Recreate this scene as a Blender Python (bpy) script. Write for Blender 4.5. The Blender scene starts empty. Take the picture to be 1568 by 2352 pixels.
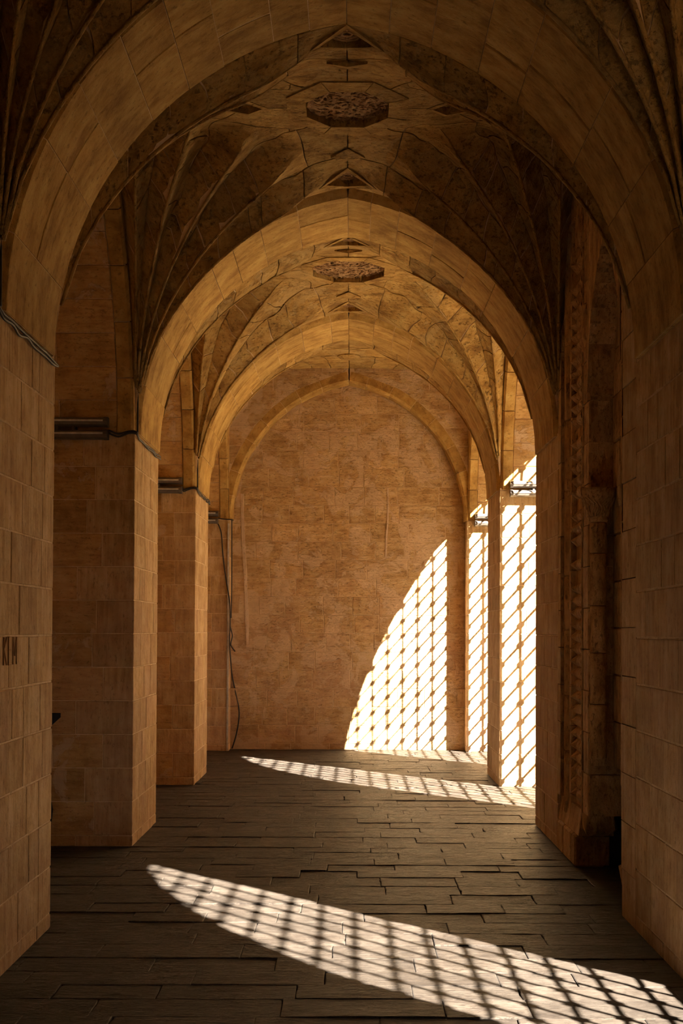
import bpy, math, random
from mathutils import Vector, noise
random.seed(7)
sc = bpy.context.scene
col = sc.collection
R = math.radians

# ---------------------------------------------------------------- camera, sky, sun, exposure
FPX = 2800.0
cam_d = bpy.data.cameras.new('camera')
cam = bpy.data.objects.new('camera', cam_d); col.objects.link(cam)
cam_d.sensor_fit = 'VERTICAL'; cam_d.sensor_height = 36.0
cam_d.lens = FPX / 2352 * 36.0
TILT = 1.0
cam.location = (0, 0, 1.6)
cam.rotation_euler = (R(90 + TILT), R(-0.25), 0)
cam_d.shift_y = (271 - FPX * math.tan(R(TILT))) / 2352
cam_d.shift_x = -21 / 2352
cam_d.clip_start = 0.05; cam_d.clip_end = 200
sc.camera = cam

SUN_DIR = Vector((-1.0, 1.0, -1.08)).normalized()
sun_d = bpy.data.lights.new('sun', 'SUN'); sun_d.energy = 125.0; sun_d.angle = R(0.45)
sun_d.color = (1.0, 0.93, 0.82)
sun = bpy.data.objects.new('sun', sun_d); col.objects.link(sun)
sun.location = (20, -20, 22)
sun.rotation_euler = SUN_DIR.to_track_quat('-Z', 'Y').to_euler()

world = bpy.data.worlds.new('sky'); sc.world = world; world.use_nodes = True
wn = world.node_tree; wn.nodes.clear()
wo = wn.nodes.new('ShaderNodeOutputWorld'); wb = wn.nodes.new('ShaderNodeBackground')
sk = wn.nodes.new('ShaderNodeTexSky'); sk.sky_type = 'NISHITA'; sk.sun_disc = False
sk.sun_elevation = R(37); sk.sun_rotation = R(135); sk.dust_density = 2.0
wn.links.new(sk.outputs[0], wb.inputs[0]); wn.links.new(wb.outputs[0], wo.inputs[0])
wb.inputs[1].default_value = 0.15

vs = sc.view_settings
vs.view_transform = 'Standard'; vs.look = 'None'; vs.gamma = 1.0; vs.use_curve_mapping = False
vs.exposure = -0.32
sc.cycles.max_bounces = 12; sc.cycles.diffuse_bounces = 8; sc.cycles.glossy_bounces = 4

# ---------------------------------------------------------------- dimensions (metres)
XL, XR = -1.60, 1.53          # corridor faces of the piers
XC = (XL + XR) / 2; A = (XR - XL) / 2
XLO, XRO = -2.75, 2.60        # back of the side recesses
SP = 3.54; PT = 1.09          # bay spacing, pier thickness
PN = [1.92 + SP * i for i in range(5)]       # near faces of piers 0..4
PF = [p + PT for p in PN]
YEND = PN[4] + 0.25           # end wall under the last arch
YB = -9.0                     # wall behind the camera, set far back so bounced light escapes
ZI = 3.05                     # impost
PL, CH = 0.08, 0.2475         # plinth, course height
BH = (SP - PT) / 2            # half clear bay
ROOFZ = 5.35

# ---------------------------------------------------------------- materials
class NT:
    def __init__(s, name):
        m = bpy.data.materials.new(name); m.use_nodes = True
        s.m = m; s.t = m.node_tree; s.n = s.t.nodes; s.l = s.t.links
        s.b = s.n['Principled BSDF']
    def new(s, kind, **kw):
        nd = s.n.new(kind)
        for k, v in kw.items():
            setattr(nd, k, v)
        return nd
    def link(s, a, b): s.l.new(a, b)
    def coord(s, scale=(1, 1, 1), rnd=0.0):
        tc = s.new('ShaderNodeTexCoord'); mp = s.new('ShaderNodeMapping')
        mp.inputs['Scale'].default_value = scale
        s.link(tc.outputs['Object'], mp.inputs['Vector'])
        if rnd:
            oi = s.new('ShaderNodeObjectInfo'); mu = s.new('ShaderNodeMath', operation='MULTIPLY')
            mu.inputs[1].default_value = rnd
            s.link(oi.outputs['Random'], mu.inputs[0]); s.link(mu.outputs[0], mp.inputs['Location'])
        return mp.outputs[0]
    def noise(s, vec, scale, detail=4, rough=0.55, dist=0.0):
        nz = s.new('ShaderNodeTexNoise'); nz.inputs['Scale'].default_value = scale
        nz.inputs['Detail'].default_value = detail; nz.inputs['Roughness'].default_value = rough
        nz.inputs['Distortion'].default_value = dist
        s.link(vec, nz.inputs['Vector']); return nz.outputs['Fac']
    def ramp(s, fac, stops):
        r = s.new('ShaderNodeValToRGB'); e = r.color_ramp.elements
        e[0].position, e[0].color = stops[0][0], (*stops[0][1], 1)
        e[1].position, e[1].color = stops[-1][0], (*stops[-1][1], 1)
        for p, c in stops[1:-1]:
            x = e.new(p); x.color = (*c, 1)
        s.link(fac, r.inputs[0]); return r.outputs[0]
    def mix(s, f, a, b, mode='MIX'):
        mx = s.new('ShaderNodeMix', data_type='RGBA', blend_type=mode)
        for sock, v in ((mx.inputs[0], f), (mx.inputs[6], a), (mx.inputs[7], b)):
            if hasattr(v, 'links'): s.link(v, sock)
            elif isinstance(v, (int, float)): sock.default_value = v
            else: sock.default_value = (*v, 1)
        return mx.outputs[2]
    def math(s, op, a, b=None):
        m = s.new('ShaderNodeMath', operation=op)
        for i, v in enumerate((a, b)):
            if v is None: continue
            if hasattr(v, 'links'): s.link(v, m.inputs[i])
            else: m.inputs[i].default_value = v
        return m.outputs[0]
    def maprange(s, v, a, b, c, d):
        m = s.new('ShaderNodeMapRange'); s.link(v, m.inputs[0])
        for i, x in enumerate((a, b, c, d)): m.inputs[i + 1].default_value = x
        return m.outputs[0]
    def bump(s, h, strength, dist, prev=None):
        b = s.new('ShaderNodeBump'); b.inputs['Strength'].default_value = strength
        b.inputs['Distance'].default_value = dist; s.link(h, b.inputs['Height'])
        if prev is not None: s.link(prev, b.inputs['Normal'])
        return b.outputs[0]

BLK = (0, 0, 0); WHT = (1, 1, 1)

def stone(name, dark, mid, light, streak=(14, 14, 1.5), pale=0.0, pale_col=(0.62, 0.46, 0.31), rough=0.85, bump=0.5, pink=0.5, vary=0.12):
    t = NT(name)
    c0 = t.coord(rnd=37.0); cw = t.coord()
    big = t.noise(cw, 0.9, 3, 0.6)
    med = t.noise(c0, 5.0, 6, 0.62)
    fine = t.noise(c0, 34.0, 5, 0.7)
    stv = t.noise(t.coord(streak, rnd=11.0), 1.6, 5, 0.65, 0.4)
    f = t.math('ADD', t.math('MULTIPLY', med, 0.55), t.math('MULTIPLY', stv, 0.45))
    colr = t.ramp(f, [(0.39, dark), (0.50, mid), (0.62, light)])
    pk = t.maprange(t.noise(cw, 1.7, 4, 0.6), 0.40, 0.62, 0.25 * pink, pink)
    sx = t.new('ShaderNodeSeparateXYZ'); t.link(cw, sx.inputs[0])      # salts and damp redden the lower courses
    pk = t.math('MULTIPLY', pk, t.maprange(sx.outputs[2], 1.3, 3.0, 1.0, 0.15))
    colr = t.mix(pk, colr, (0.50, 0.30, 0.20))
    oi = t.new('ShaderNodeObjectInfo')
    val = t.maprange(oi.outputs['Random'], 0, 1, 1.0 - vary, 1.0 + vary * 0.55)
    hsv = t.new('ShaderNodeHueSaturation'); t.link(val, hsv.inputs['Value']); t.link(colr, hsv.inputs['Color'])
    colr = hsv.outputs[0]
    pit = t.maprange(t.noise(t.coord(tuple(x ** 0.4 for x in streak), rnd=5.0), 17.0, 6, 0.75), 0.36, 0.44, 0.0, 1.0)
    colr = t.mix(t.math('MULTIPLY', t.math('SUBTRACT', 1.0, pit), 0.55), colr, tuple(x * 0.45 for x in dark))
    if pale > 0:
        pm = t.maprange(t.noise(cw, 2.3, 9, 0.68, 0.6), 0.60 - pale, 0.625 - pale, 0.0, 0.55)
        colr = t.mix(pm, colr, pale_col)
    t.link(colr, t.b.inputs['Base Color'])
    t.b.inputs['Roughness'].default_value = rough
    t.b.inputs['Specular IOR Level'].default_value = 0.25
    n1 = t.bump(med, bump * 0.8, 0.05)
    n2 = t.bump(stv, bump * 0.8, 0.02, n1)
    n3 = t.bump(fine, bump * 0.8, 0.010, n2)
    n4 = t.bump(pit, bump * 0.8, 0.012, n3)
    if pale > 0: n4 = t.bump(pm, 0.6, 0.012, n4)
    t.link(n4, t.b.inputs['Normal'])
    return t.m

def plain(name, c, rough=0.6, metal=0.0, nscale=20.0, vary=0.25):
    t = NT(name)
    nz = t.noise(t.coord(), nscale, 4, 0.6)
    t.link(t.ramp(nz, [(0.3, tuple(x * (1 - vary) for x in c)), (0.7, tuple(min(1, x * (1 + vary)) for x in c))]), t.b.inputs['Base Color'])
    t.b.inputs['Roughness'].default_value = rough; t.b.inputs['Metallic'].default_value = metal
    t.link(t.bump(nz, 0.15, 0.003), t.b.inputs['Normal'])
    return t.m

M = {}
M['pier'] = stone('limestone_pier', (0.39, 0.235, 0.085), (0.56, 0.375, 0.165), (0.69, 0.51, 0.28), streak=(16, 16, 1.3))
M['ashlar'] = stone('limestone_wall', (0.36, 0.20, 0.058), (0.53, 0.325, 0.108), (0.64, 0.435, 0.185), streak=(2.5, 2.5, 16), pale=0.03)
M['endwall'] = stone('limestone_end_wall', (0.40, 0.24, 0.085), (0.58, 0.385, 0.165), (0.70, 0.51, 0.27), streak=(2.5, 2.5, 16), pale=0.085, pale_col=(0.68, 0.50, 0.32), bump=0.8)
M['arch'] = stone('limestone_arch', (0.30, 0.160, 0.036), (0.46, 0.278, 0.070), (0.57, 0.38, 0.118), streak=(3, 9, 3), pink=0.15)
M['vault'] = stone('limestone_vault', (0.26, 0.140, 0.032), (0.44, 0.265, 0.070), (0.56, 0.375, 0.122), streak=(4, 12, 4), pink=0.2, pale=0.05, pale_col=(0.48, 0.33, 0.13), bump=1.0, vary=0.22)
M['portal'] = stone('limestone_portal', (0.36, 0.185, 0.065), (0.58, 0.35, 0.135), (0.70, 0.47, 0.22), streak=(10, 10, 2), pink=0.1, bump=0.9, vary=0.2)
M['mortar'] = stone('lime_mortar', (0.54, 0.38, 0.20), (0.68, 0.50, 0.29), (0.76, 0.58, 0.36), streak=(6, 6, 6), pink=0.0, vary=0.0)
M['plaster'] = stone('pale_plaster', (0.52, 0.37, 0.23), (0.62, 0.46, 0.30), (0.70, 0.54, 0.37), streak=(6, 6, 2), pink=0.1, vary=0.0)
M['carved'] = stone('pitted_stone', (0.26, 0.14, 0.055), (0.42, 0.25, 0.11), (0.52, 0.34, 0.17), streak=(5, 5, 5), pink=0.0, bump=1.0)

def floor_mat():
    t = NT('worn_floor_stone')
    c0 = t.coord(rnd=41.0)
    st = t.noise(t.coord((5.0, 46, 10), rnd=23.0), 1.6, 10, 0.78, 0.9)
    md = t.noise(c0, 5.0, 6, 0.65)
    fn = t.noise(t.coord((30, 80, 30), rnd=3.0), 1.6, 5, 0.75)
    pits = t.maprange(t.noise(t.coord((9.0, 60, 10), rnd=7.0), 1.5, 8, 0.75, 1.2), 0.45, 0.51, 0.0, 1.0)
    rub = t.maprange(t.noise(t.coord((1.2, 2.6, 1)), 1.0, 4, 0.6), 0.42, 0.58, 0.15, 1.0)       # patches worn rougher than others
    f = t.math('ADD', t.math('MULTIPLY', st, 0.5), t.math('MULTIPLY', md, 0.5))
    c = t.ramp(f, [(0.40, (0.060, 0.044, 0.032)), (0.5, (0.108, 0.083, 0.062)), (0.60, (0.155, 0.125, 0.097))])
    pm = t.math('MULTIPLY', t.math('SUBTRACT', 1.0, pits), rub)
    c = t.mix(t.math('MULTIPLY', pm, 0.65), c, (0.022, 0.014, 0.009))
    oi = t.new('ShaderNodeObjectInfo')
    hsv = t.new('ShaderNodeHueSaturation'); t.link(t.maprange(oi.outputs['Random'], 0, 1, 0.78, 1.15), hsv.inputs['Value'])
    t.link(c, hsv.inputs['Color']); t.link(hsv.outputs[0], t.b.inputs['Base Color'])
    t.link(t.maprange(st, 0.35, 0.65, 0.60, 0.34), t.b.inputs['Roughness']); t.b.inputs['Specular IOR Level'].default_value = 0.4
    n = t.bump(md, 0.5, 0.03); n = t.bump(st, 1.0, 0.03, n)
    n = t.bump(t.math('MULTIPLY', pm, -1.0), 1.0, 0.035, n); n = t.bump(fn, 0.6, 0.006, n)
    t.link(n, t.b.inputs['Normal'])
    return t.m
M['floor'] = floor_mat()
M['joint'] = plain('floor_dirt_and_hollow_shade', (0.045, 0.03, 0.02), 0.95)  # dirt in the floor joints; in the portal hollow it is painted shade
M['iron'] = plain('black_iron', (0.025, 0.023, 0.022), 0.55, 0.6)
M['black'] = plain('black_plastic', (0.012, 0.012, 0.013), 0.5)
M['black'].node_tree.nodes['Principled BSDF'].inputs['Specular IOR Level'].default_value = 0.0
M['cable'] = plain('dark_cable', (0.03, 0.026, 0.024), 0.6)
M['greycable'] = plain('grey_cable', (0.16, 0.15, 0.14), 0.6)
M['conduit'] = plain('pale_conduit', (0.45, 0.40, 0.34), 0.6)
M['lamp'] = plain('painted_lamp_metal', (0.13, 0.11, 0.09), 0.4, 0.2)
M['lampdark'] = plain('dark_lamp_metal', (0.07, 0.06, 0.055), 0.45, 0.5)
M['lens'] = plain('frosted_lens', (0.55, 0.55, 0.52), 0.25)
M['scratch'] = plain('scratched_stone', (0.34, 0.205, 0.09), 0.9)
M['dark_ground'] = plain('light_absorbing_ground', (0.05, 0.035, 0.02), 0.95)  # dark tone chosen to absorb light outside the near opening
M['court'] = stone('courtyard_paving', (0.52, 0.42, 0.29), (0.62, 0.51, 0.36), (0.70, 0.59, 0.44), streak=(3, 3, 3), pink=0.0)

# ---------------------------------------------------------------- helpers
def link(o, parent=None):
    col.objects.link(o)
    if parent is not None: o.parent = parent
    return o
def mesh(name, v, f, mat, parent=None, smooth=False):
    me = bpy.data.meshes.new(name); me.from_pydata([tuple(p) for p in v], [], f); me.update()
    me.materials.append(M[mat] if isinstance(mat, str) else mat)
    if smooth:
        for p in me.polygons: p.use_smooth = True
    return link(bpy.data.objects.new(name, me), parent)
def tag(o, label, cat, kind=None, group=None):
    o['label'] = label; o['category'] = cat
    if kind: o['kind'] = kind
    if group: o['group'] = group
    return o
def empty(name, loc=(0, 0, 0)):
    e = bpy.data.objects.new(name, None); e.empty_display_size = 0.1
    e.location = (0, 0, 0)
    return link(e)
class MB:
    def __init__(s): s.v = []; s.f = []
    def add(s, v, f):
        o = len(s.v); s.v += [tuple(p) for p in v]; s.f += [[i + o for i in q] for q in f]
    def box(s, x0, x1, y0, y1, z0, z1):
        s.add([(x0, y0, z0), (x1, y0, z0), (x1, y1, z0), (x0, y1, z0), (x0, y0, z1), (x1, y0, z1), (x1, y1, z1), (x0, y1, z1)],
              [(0, 3, 2, 1), (4, 5, 6, 7), (0, 1, 5, 4), (1, 2, 6, 5), (2, 3, 7, 6), (3, 0, 4, 7)])
    def cbox(s, x0, x1, y0, y1, z0, z1, c):
        # box with chamfered edges
        v = []
        for (ix, iy, iz) in ((c, c, 0), (c, 0, c), (0, c, c)):
            for z in (z0 + iz, z1 - iz):
                for (x, y) in ((x0 + ix, y0 + iy), (x1 - ix, y0 + iy), (x1 - ix, y1 - iy), (x0 + ix, y1 - iy)):
                    v.append((x, y, z))
        # groups: 0-3 bottom,4-7 top | 8-15 y faces | 16-23 x faces
        f = [(0, 3, 2, 1), (4, 5, 6, 7), (8, 9, 13, 12), (10, 11, 15, 14), (17, 18, 22, 21), (19, 16, 20, 23),
             (0, 1, 9, 8), (2, 3, 11, 10), (1, 2, 18, 17), (3, 0, 16, 19), (5, 4, 12, 13), (7, 6, 14, 15), (6, 5, 21, 22), (4, 7, 23, 20),
             (8, 12, 20, 16), (13, 9, 17, 21), (10, 14, 22, 18), (15, 11, 19, 23),
             (0, 8, 16), (9, 1, 17), (2, 10, 18), (11, 3, 19), (12, 4, 20), (5, 13, 21), (14, 6, 22), (7, 15, 23)]
        s.add(v, f)
    def tube(s, pts, r, n=8, cap=True):
        pts = [Vector(p) for p in pts]; rings = []
        prev = None
        for i, p in enumerate(pts):
            d = (pts[min(i + 1, len(pts) - 1)] - pts[max(i - 1, 0)]).normalized()
            if prev is None:
                up = Vector((0, 0, 1)) if abs(d.z) < 0.9 else Vector((1, 0, 0))
                a = d.cross(up).normalized()
            else:
                a = (prev - d * prev.dot(d)).normalized()
            prev = a; b = d.cross(a)
            rr = r[i] if isinstance(r, (list, tuple)) else r
            rings.append([p + (a * math.cos(2 * math.pi * k / n) + b * math.sin(2 * math.pi * k / n)) * rr for k in range(n)])
        v = [q for g in rings for q in g]; f = []
        for i in range(len(rings) - 1):
            for k in range(n):
                f.append((i * n + k, i * n + (k + 1) % n, (i + 1) * n + (k + 1) % n, (i + 1) * n + k))
        if cap:
            f.append(tuple(range(n - 1, -1, -1))); f.append(tuple((len(rings) - 1) * n + k for k in range(n)))
        s.add(v, f)
    def lathe(s, cx, cy, prof, n=16, a0=0, a1=2 * math.pi):
        v = []; f = []
        full = abs(a1 - a0 - 2 * math.pi) < 1e-6; m = n if full else n + 1
        for (r, z) in prof:
            for k in range(m):
                t = a0 + (a1 - a0) * k / n; v.append((cx + r * math.cos(t), cy + r * math.sin(t), z))
        for i in range(len(prof) - 1):
            for k in range(n):
                k2 = (k + 1) % m
                f.append((i * m + k, i * m + k2, (i + 1) * m + k2, (i + 1) * m + k))
        s.add(v, f)
    def build(s, name, mat, parent=None, smooth=False): return mesh(name, s.v, s.f, mat, parent, smooth)

def block(name, quad, mat, parent, thick=0.1, c=0.0035, jit=0.0014, gap=0.0056):
    """one squared stone: quad = front corners counter-clockwise seen from outside"""
    q = [Vector(p) for p in quad]
    nrm = ((q[1] - q[0]).cross(q[3] - q[0]))
    if nrm.length < 1e-9: nrm = (q[2] - q[1]).cross(q[3] - q[1])
    nrm.normalize()
    cen = sum(q, Vector()) / 4
    push = random.uniform(-jit, jit)
    def inset(p, d):
        e = (cen - p); L = max(e.length, 1e-6)
        return p + e * min(0.45, d / L * 1.3)
    rim = [inset(p, gap) for p in q]
    front = [inset(p, gap + c) + nrm * (push + random.uniform(-jit, jit) * 0.4) for p in q]
    rim2 = [p - nrm * c for p in rim]
    back = [p - nrm * thick for p in rim]
    v = back + rim2 + front
    f = [(8, 9, 10, 11)]
    for i in range(4):
        j = (i + 1) % 4
        f.append((4 + i, 4 + j, 8 + j, 8 + i)); f.append((i, j, 4 + j, 4 + i))
    return mesh(name, v, f, mat, parent)

def splits(a, b, lo, hi):
    """cut an interval into random lengths between lo and hi"""
    out = [a]
    while b - out[-1] > hi:
        out.append(out[-1] + random.uniform(lo, hi))
    if b - out[-1] < lo * 0.6 and len(out) > 1: out.pop()
    out.append(b); return out

# ---------------------------------------------------------------- profile curves
def arch_curve(a, rise):
    Rr = (a * a + rise * rise) / (2 * a); return Rr           # radius of each half; centre at a-R from the middle
def prof(s, Rr): return math.sqrt(max(0.0, 2 * Rr * s - s * s))   # rise at distance s from the springing
T_RISE = 1.79; T_A = A - 0.022; T_R = arch_curve(T_A, T_RISE)
L_RISE = 1.95; L_R = arch_curve(BH, L_RISE)                 # side arches over the recesses
O_Z, O_R = 2.50, 1.86                                        # outer openings on the sunny side

# ---------------------------------------------------------------- piers
def pier(idx, side, label, y0, y1, faces='fs', detailed=True):
    e = empty('stone_pier'); tag(e, label, 'pier', 'structure')
    s = -1 if side == 'left' else 1
    xi = XL if side == 'left' else XR
    xo = XLO if side == 'left' else XRO
    m = 0.0038
    mb = MB()
    mb.box(min(xi + s * m, xo), max(xi + s * m, xo), y0 + m, y1 - m, 0, ZI + 0.02)
    mb.box(min(xi + s * 0.25, xo), max(xi + s * 0.25, xo), y0 + 0.02, y1 - 0.02, ZI, ROOFZ)
    mb.build('core', 'mortar', e)
    if not detailed: return e
    def side_q(ya, yb, za, zb):   # face looking into the corridor
        if s < 0: return [(xi, ya, za), (xi, yb, za), (xi, yb, zb), (xi, ya, zb)]
        return [(xi, yb, za), (xi, ya, za), (xi, ya, zb), (xi, yb, zb)]
    z = 0.0; k = 0
    while z < ZI - 0.01:
        h = PL if k == 0 else CH
        za, zb = z, min(ZI, z + h)
        # corner stones reach round both faces: a chamfered block
        ca = random.uniform(0.30, 0.48) if k % 2 else random.uniform(0.20, 0.30)   # along the corridor
        cb = random.uniform(0.20, 0.30) if k % 2 else random.uniform(0.30, 0.46)   # into the recess
        g = 0.0036
        dy = random.uniform(-0.0014, 0.0014); dx = random.uniform(-0.0014, 0.0014)
        b = MB()
        xa, xb = sorted((xi + s * dx, xi + s * (dx + cb)))
        b.cbox(xa, xb, y0 + dy, y0 + ca, za + g, zb - g, 0.004); b.build('stone_block', 'pier', e)
        b = MB(); cc = random.uniform(0.2, 0.34)
        xa, xb = sorted((xi + s * dx, xi + s * (dx + 0.3)))
        b.cbox(xa, xb, y1 - cc, y1 - dy, za + g, zb - g, 0.004); b.build('stone_block', 'pier', e)
        ys = splits(y0 + ca, y1 - cc, 0.2, 0.42)
        for i in range(len(ys) - 1): block('stone_block', side_q(ys[i], ys[i + 1], za, zb), 'pier', e)
        # camera-facing front towards the recess
        xs = splits(cb, abs(xo - xi), 0.34, 0.6)
        for i in range(len(xs) - 1):
            p, q = sorted((xi + s * xs[i], xi + s * xs[i + 1]))
            block('stone_block', [(p, y0, za), (q, y0, za), (q, y0, zb), (p, y0, zb)], 'ashlar', e)
        z += h; k += 1
    return e

PIER_L = ['left pier beside the camera behind the frame', 'near left pier with a cable drooping along its top and scratched letters',
          'second left pier with a long double lamp on its front', 'third left pier, lit brightest on its corridor side']
PIER_R = ['right pier beside the camera behind the frame', 'near right pier at the dark edge of the picture',
          'second right pier between the carved portal and the sunlit bay', 'third right pier with a sunlit lattice shadow on its front']
for i in range(4):
    pl = pier(i, 'left', PIER_L[i], PN[i], PF[i], detailed=i > 0)
    if i == 1: pier1_left = pl
    pier(i, 'right', PIER_R[i], PN[i], PF[i], detailed=i > 0)
pier(4, 'left', 'shallow left pilaster at the end wall with loose cables', PN[4], YEND + 0.3)
pier(4, 'right', 'shallow right pilaster at the end wall, sunlit front', PN[4], YEND + 0.3)

# scratched letters on the near left pier (K E M)
def stroke(mb, y0, z0, y1, z1, w=0.0024):
    d = Vector((0, y1 - y0, z1 - z0)); L = d.length; d.normalize(); n = Vector((0, -d.z, d.y)) * w
    p, q = Vector((XL + 0.0055, y0, z0)), Vector((XL + 0.0055, y1, z1)); bk = Vector((-0.012, 0, 0))
    pts = [p - n, q - n * 0.6, q + n * 0.6, p + n]
    mb.add(pts + [x + bk for x in pts], [(0, 1, 2, 3), (0, 4, 5, 1), (1, 5, 6, 2), (2, 6, 7, 3), (3, 7, 4, 0)])
mb = MB(); zb, zt = 1.43, 1.56
stroke(mb, 5.62, zb, 5.62, zt); stroke(mb, 5.62, 1.50, 5.67, zt); stroke(mb, 5.62, 1.51, 5.67, zb)
stroke(mb, 5.70, zb, 5.70, zt); stroke(mb, 5.70, zt, 5.745, zt); stroke(mb, 5.70, 1.50, 5.74, 1.50); stroke(mb, 5.70, zb, 5.745, zb)
stroke(mb, 5.775, zb, 5.775, zt); stroke(mb, 5.775, zt, 5.805, 1.47); stroke(mb, 5.805, 1.47, 5.835, zt); stroke(mb, 5.835, zb, 5.835, zt)
mb.build('scratched_letters', 'scratch', pier1_left)

# ---------------------------------------------------------------- transverse arches
def arch_pt(sgn, s_frac, rad_off, a=T_A, Rr=T_R):
    """point on the pointed arch; s_frac 0 at the springing, 1 at the apex"""
    cx = a - Rr
    tm = math.acos(max(-1, min(1, -cx / Rr)))
    t = tm * s_frac
    return (XC + sgn * (cx + (Rr + rad_off) * math.cos(t)), ZI + (Rr + rad_off) * math.sin(t))
def arch(y0, y1, label, n=10, ch=0.085, deep=0.30, a=T_A, Rr=T_R, parent=None):
    e = parent or empty('stone_arch')
    if parent is None: tag(e, label, 'arch', 'structure')
    arc = Rr * math.acos(max(-1, min(1, (Rr - a) / Rr)))
    for sg in (-1, 1):
        fr = [0.0]
        while fr[-1] < 1:
            w = random.uniform(0.20, 0.33) if fr[-1] > 0.45 else random.uniform(0.28, 0.46)
            fr.append(fr[-1] + w / arc)
        if 1 - fr[-2] < 0.05: fr.pop()
        fr[-1] = 1.0
        for i in range(len(fr) - 1):
            cut = [y0, y1]
            if y1 - y0 > 0.5 and random.random() < 0.7:
                cut = [y0, y0 + (y1 - y0) * random.uniform(0.35, 0.65), y1]
            gf = 0.0025 / arc
            for j in range(len(cut) - 1):
                ya, yb = cut[j], cut[j + 1]
                ja = ch if j == 0 else 0.006; jb = ch if j == len(cut) - 2 else 0.006
                g = 0.003
                pj = random.uniform(-0.004, 0.004)
                sec = [(deep, ya + g), (ja + pj, ya + g), (pj, ya + g + ja), (pj, yb - g - jb), (jb + pj, yb - g), (deep, yb - g)]
                f0, f1 = fr[i] + gf, fr[i + 1] - gf
                v = []; N = 4
                for q in range(N):
                    t = f0 + (f1 - f0) * q / (N - 1)
                    for (ro, y) in sec:
                        x, z = arch_pt(sg, t, ro, a, Rr)
                        if sg * (x - XC) < 0: x = XC
                        v.append((x, y, z))
                f = []
                for q in range(N - 1):
                    for k in range(5):
                        b0 = q * 6 + k
                        fc = (b0, b0 + 1, b0 + 7, b0 + 6)
                        f.append(fc if sg > 0 else fc[::-1])
                c1 = tuple(range(6)); c2 = tuple(range((N - 1) * 6, N * 6))
                f.append(c1[::-1] if sg > 0 else c1); f.append(c2 if sg > 0 else c2[::-1])
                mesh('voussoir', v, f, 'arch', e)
    # mortar bed behind the voussoirs
    mb = MB(); N = 24
    for sg in (-1, 1):
        v = []
        for q in range(N + 1):
            for (ro, y) in ((deep, y0 + 0.008), (ch + 0.005, y0 + 0.008), (0.006, y0 + ch + 0.004), (0.006, y1 - ch - 0.004), (ch + 0.005, y1 - 0.008), (deep, y1 - 0.008)):
                x, z = arch_pt(sg, q / N, ro, a, Rr)
                if sg * (x - XC) < 0: x = XC
                v.append((x, y, z))
        mb.add(v, [(q * 6 + k, q * 6 + k + 1, q * 6 + k + 7, q * 6 + k + 6) for q in range(N) for k in range(5)])
    mb.build('mortar_bed', 'mortar', e)
    return e
ARCH_LABEL = ['arch over the camera behind the frame', 'nearest pointed stone arch, dark and largest, spanning the top of the picture',
              'middle pointed stone arch between the two carved ceiling octagons', 'farthest brightly lit pointed stone arch before the end wall']
for i in range(4): arch(PN[i], PF[i], ARCH_LABEL[i])

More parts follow.
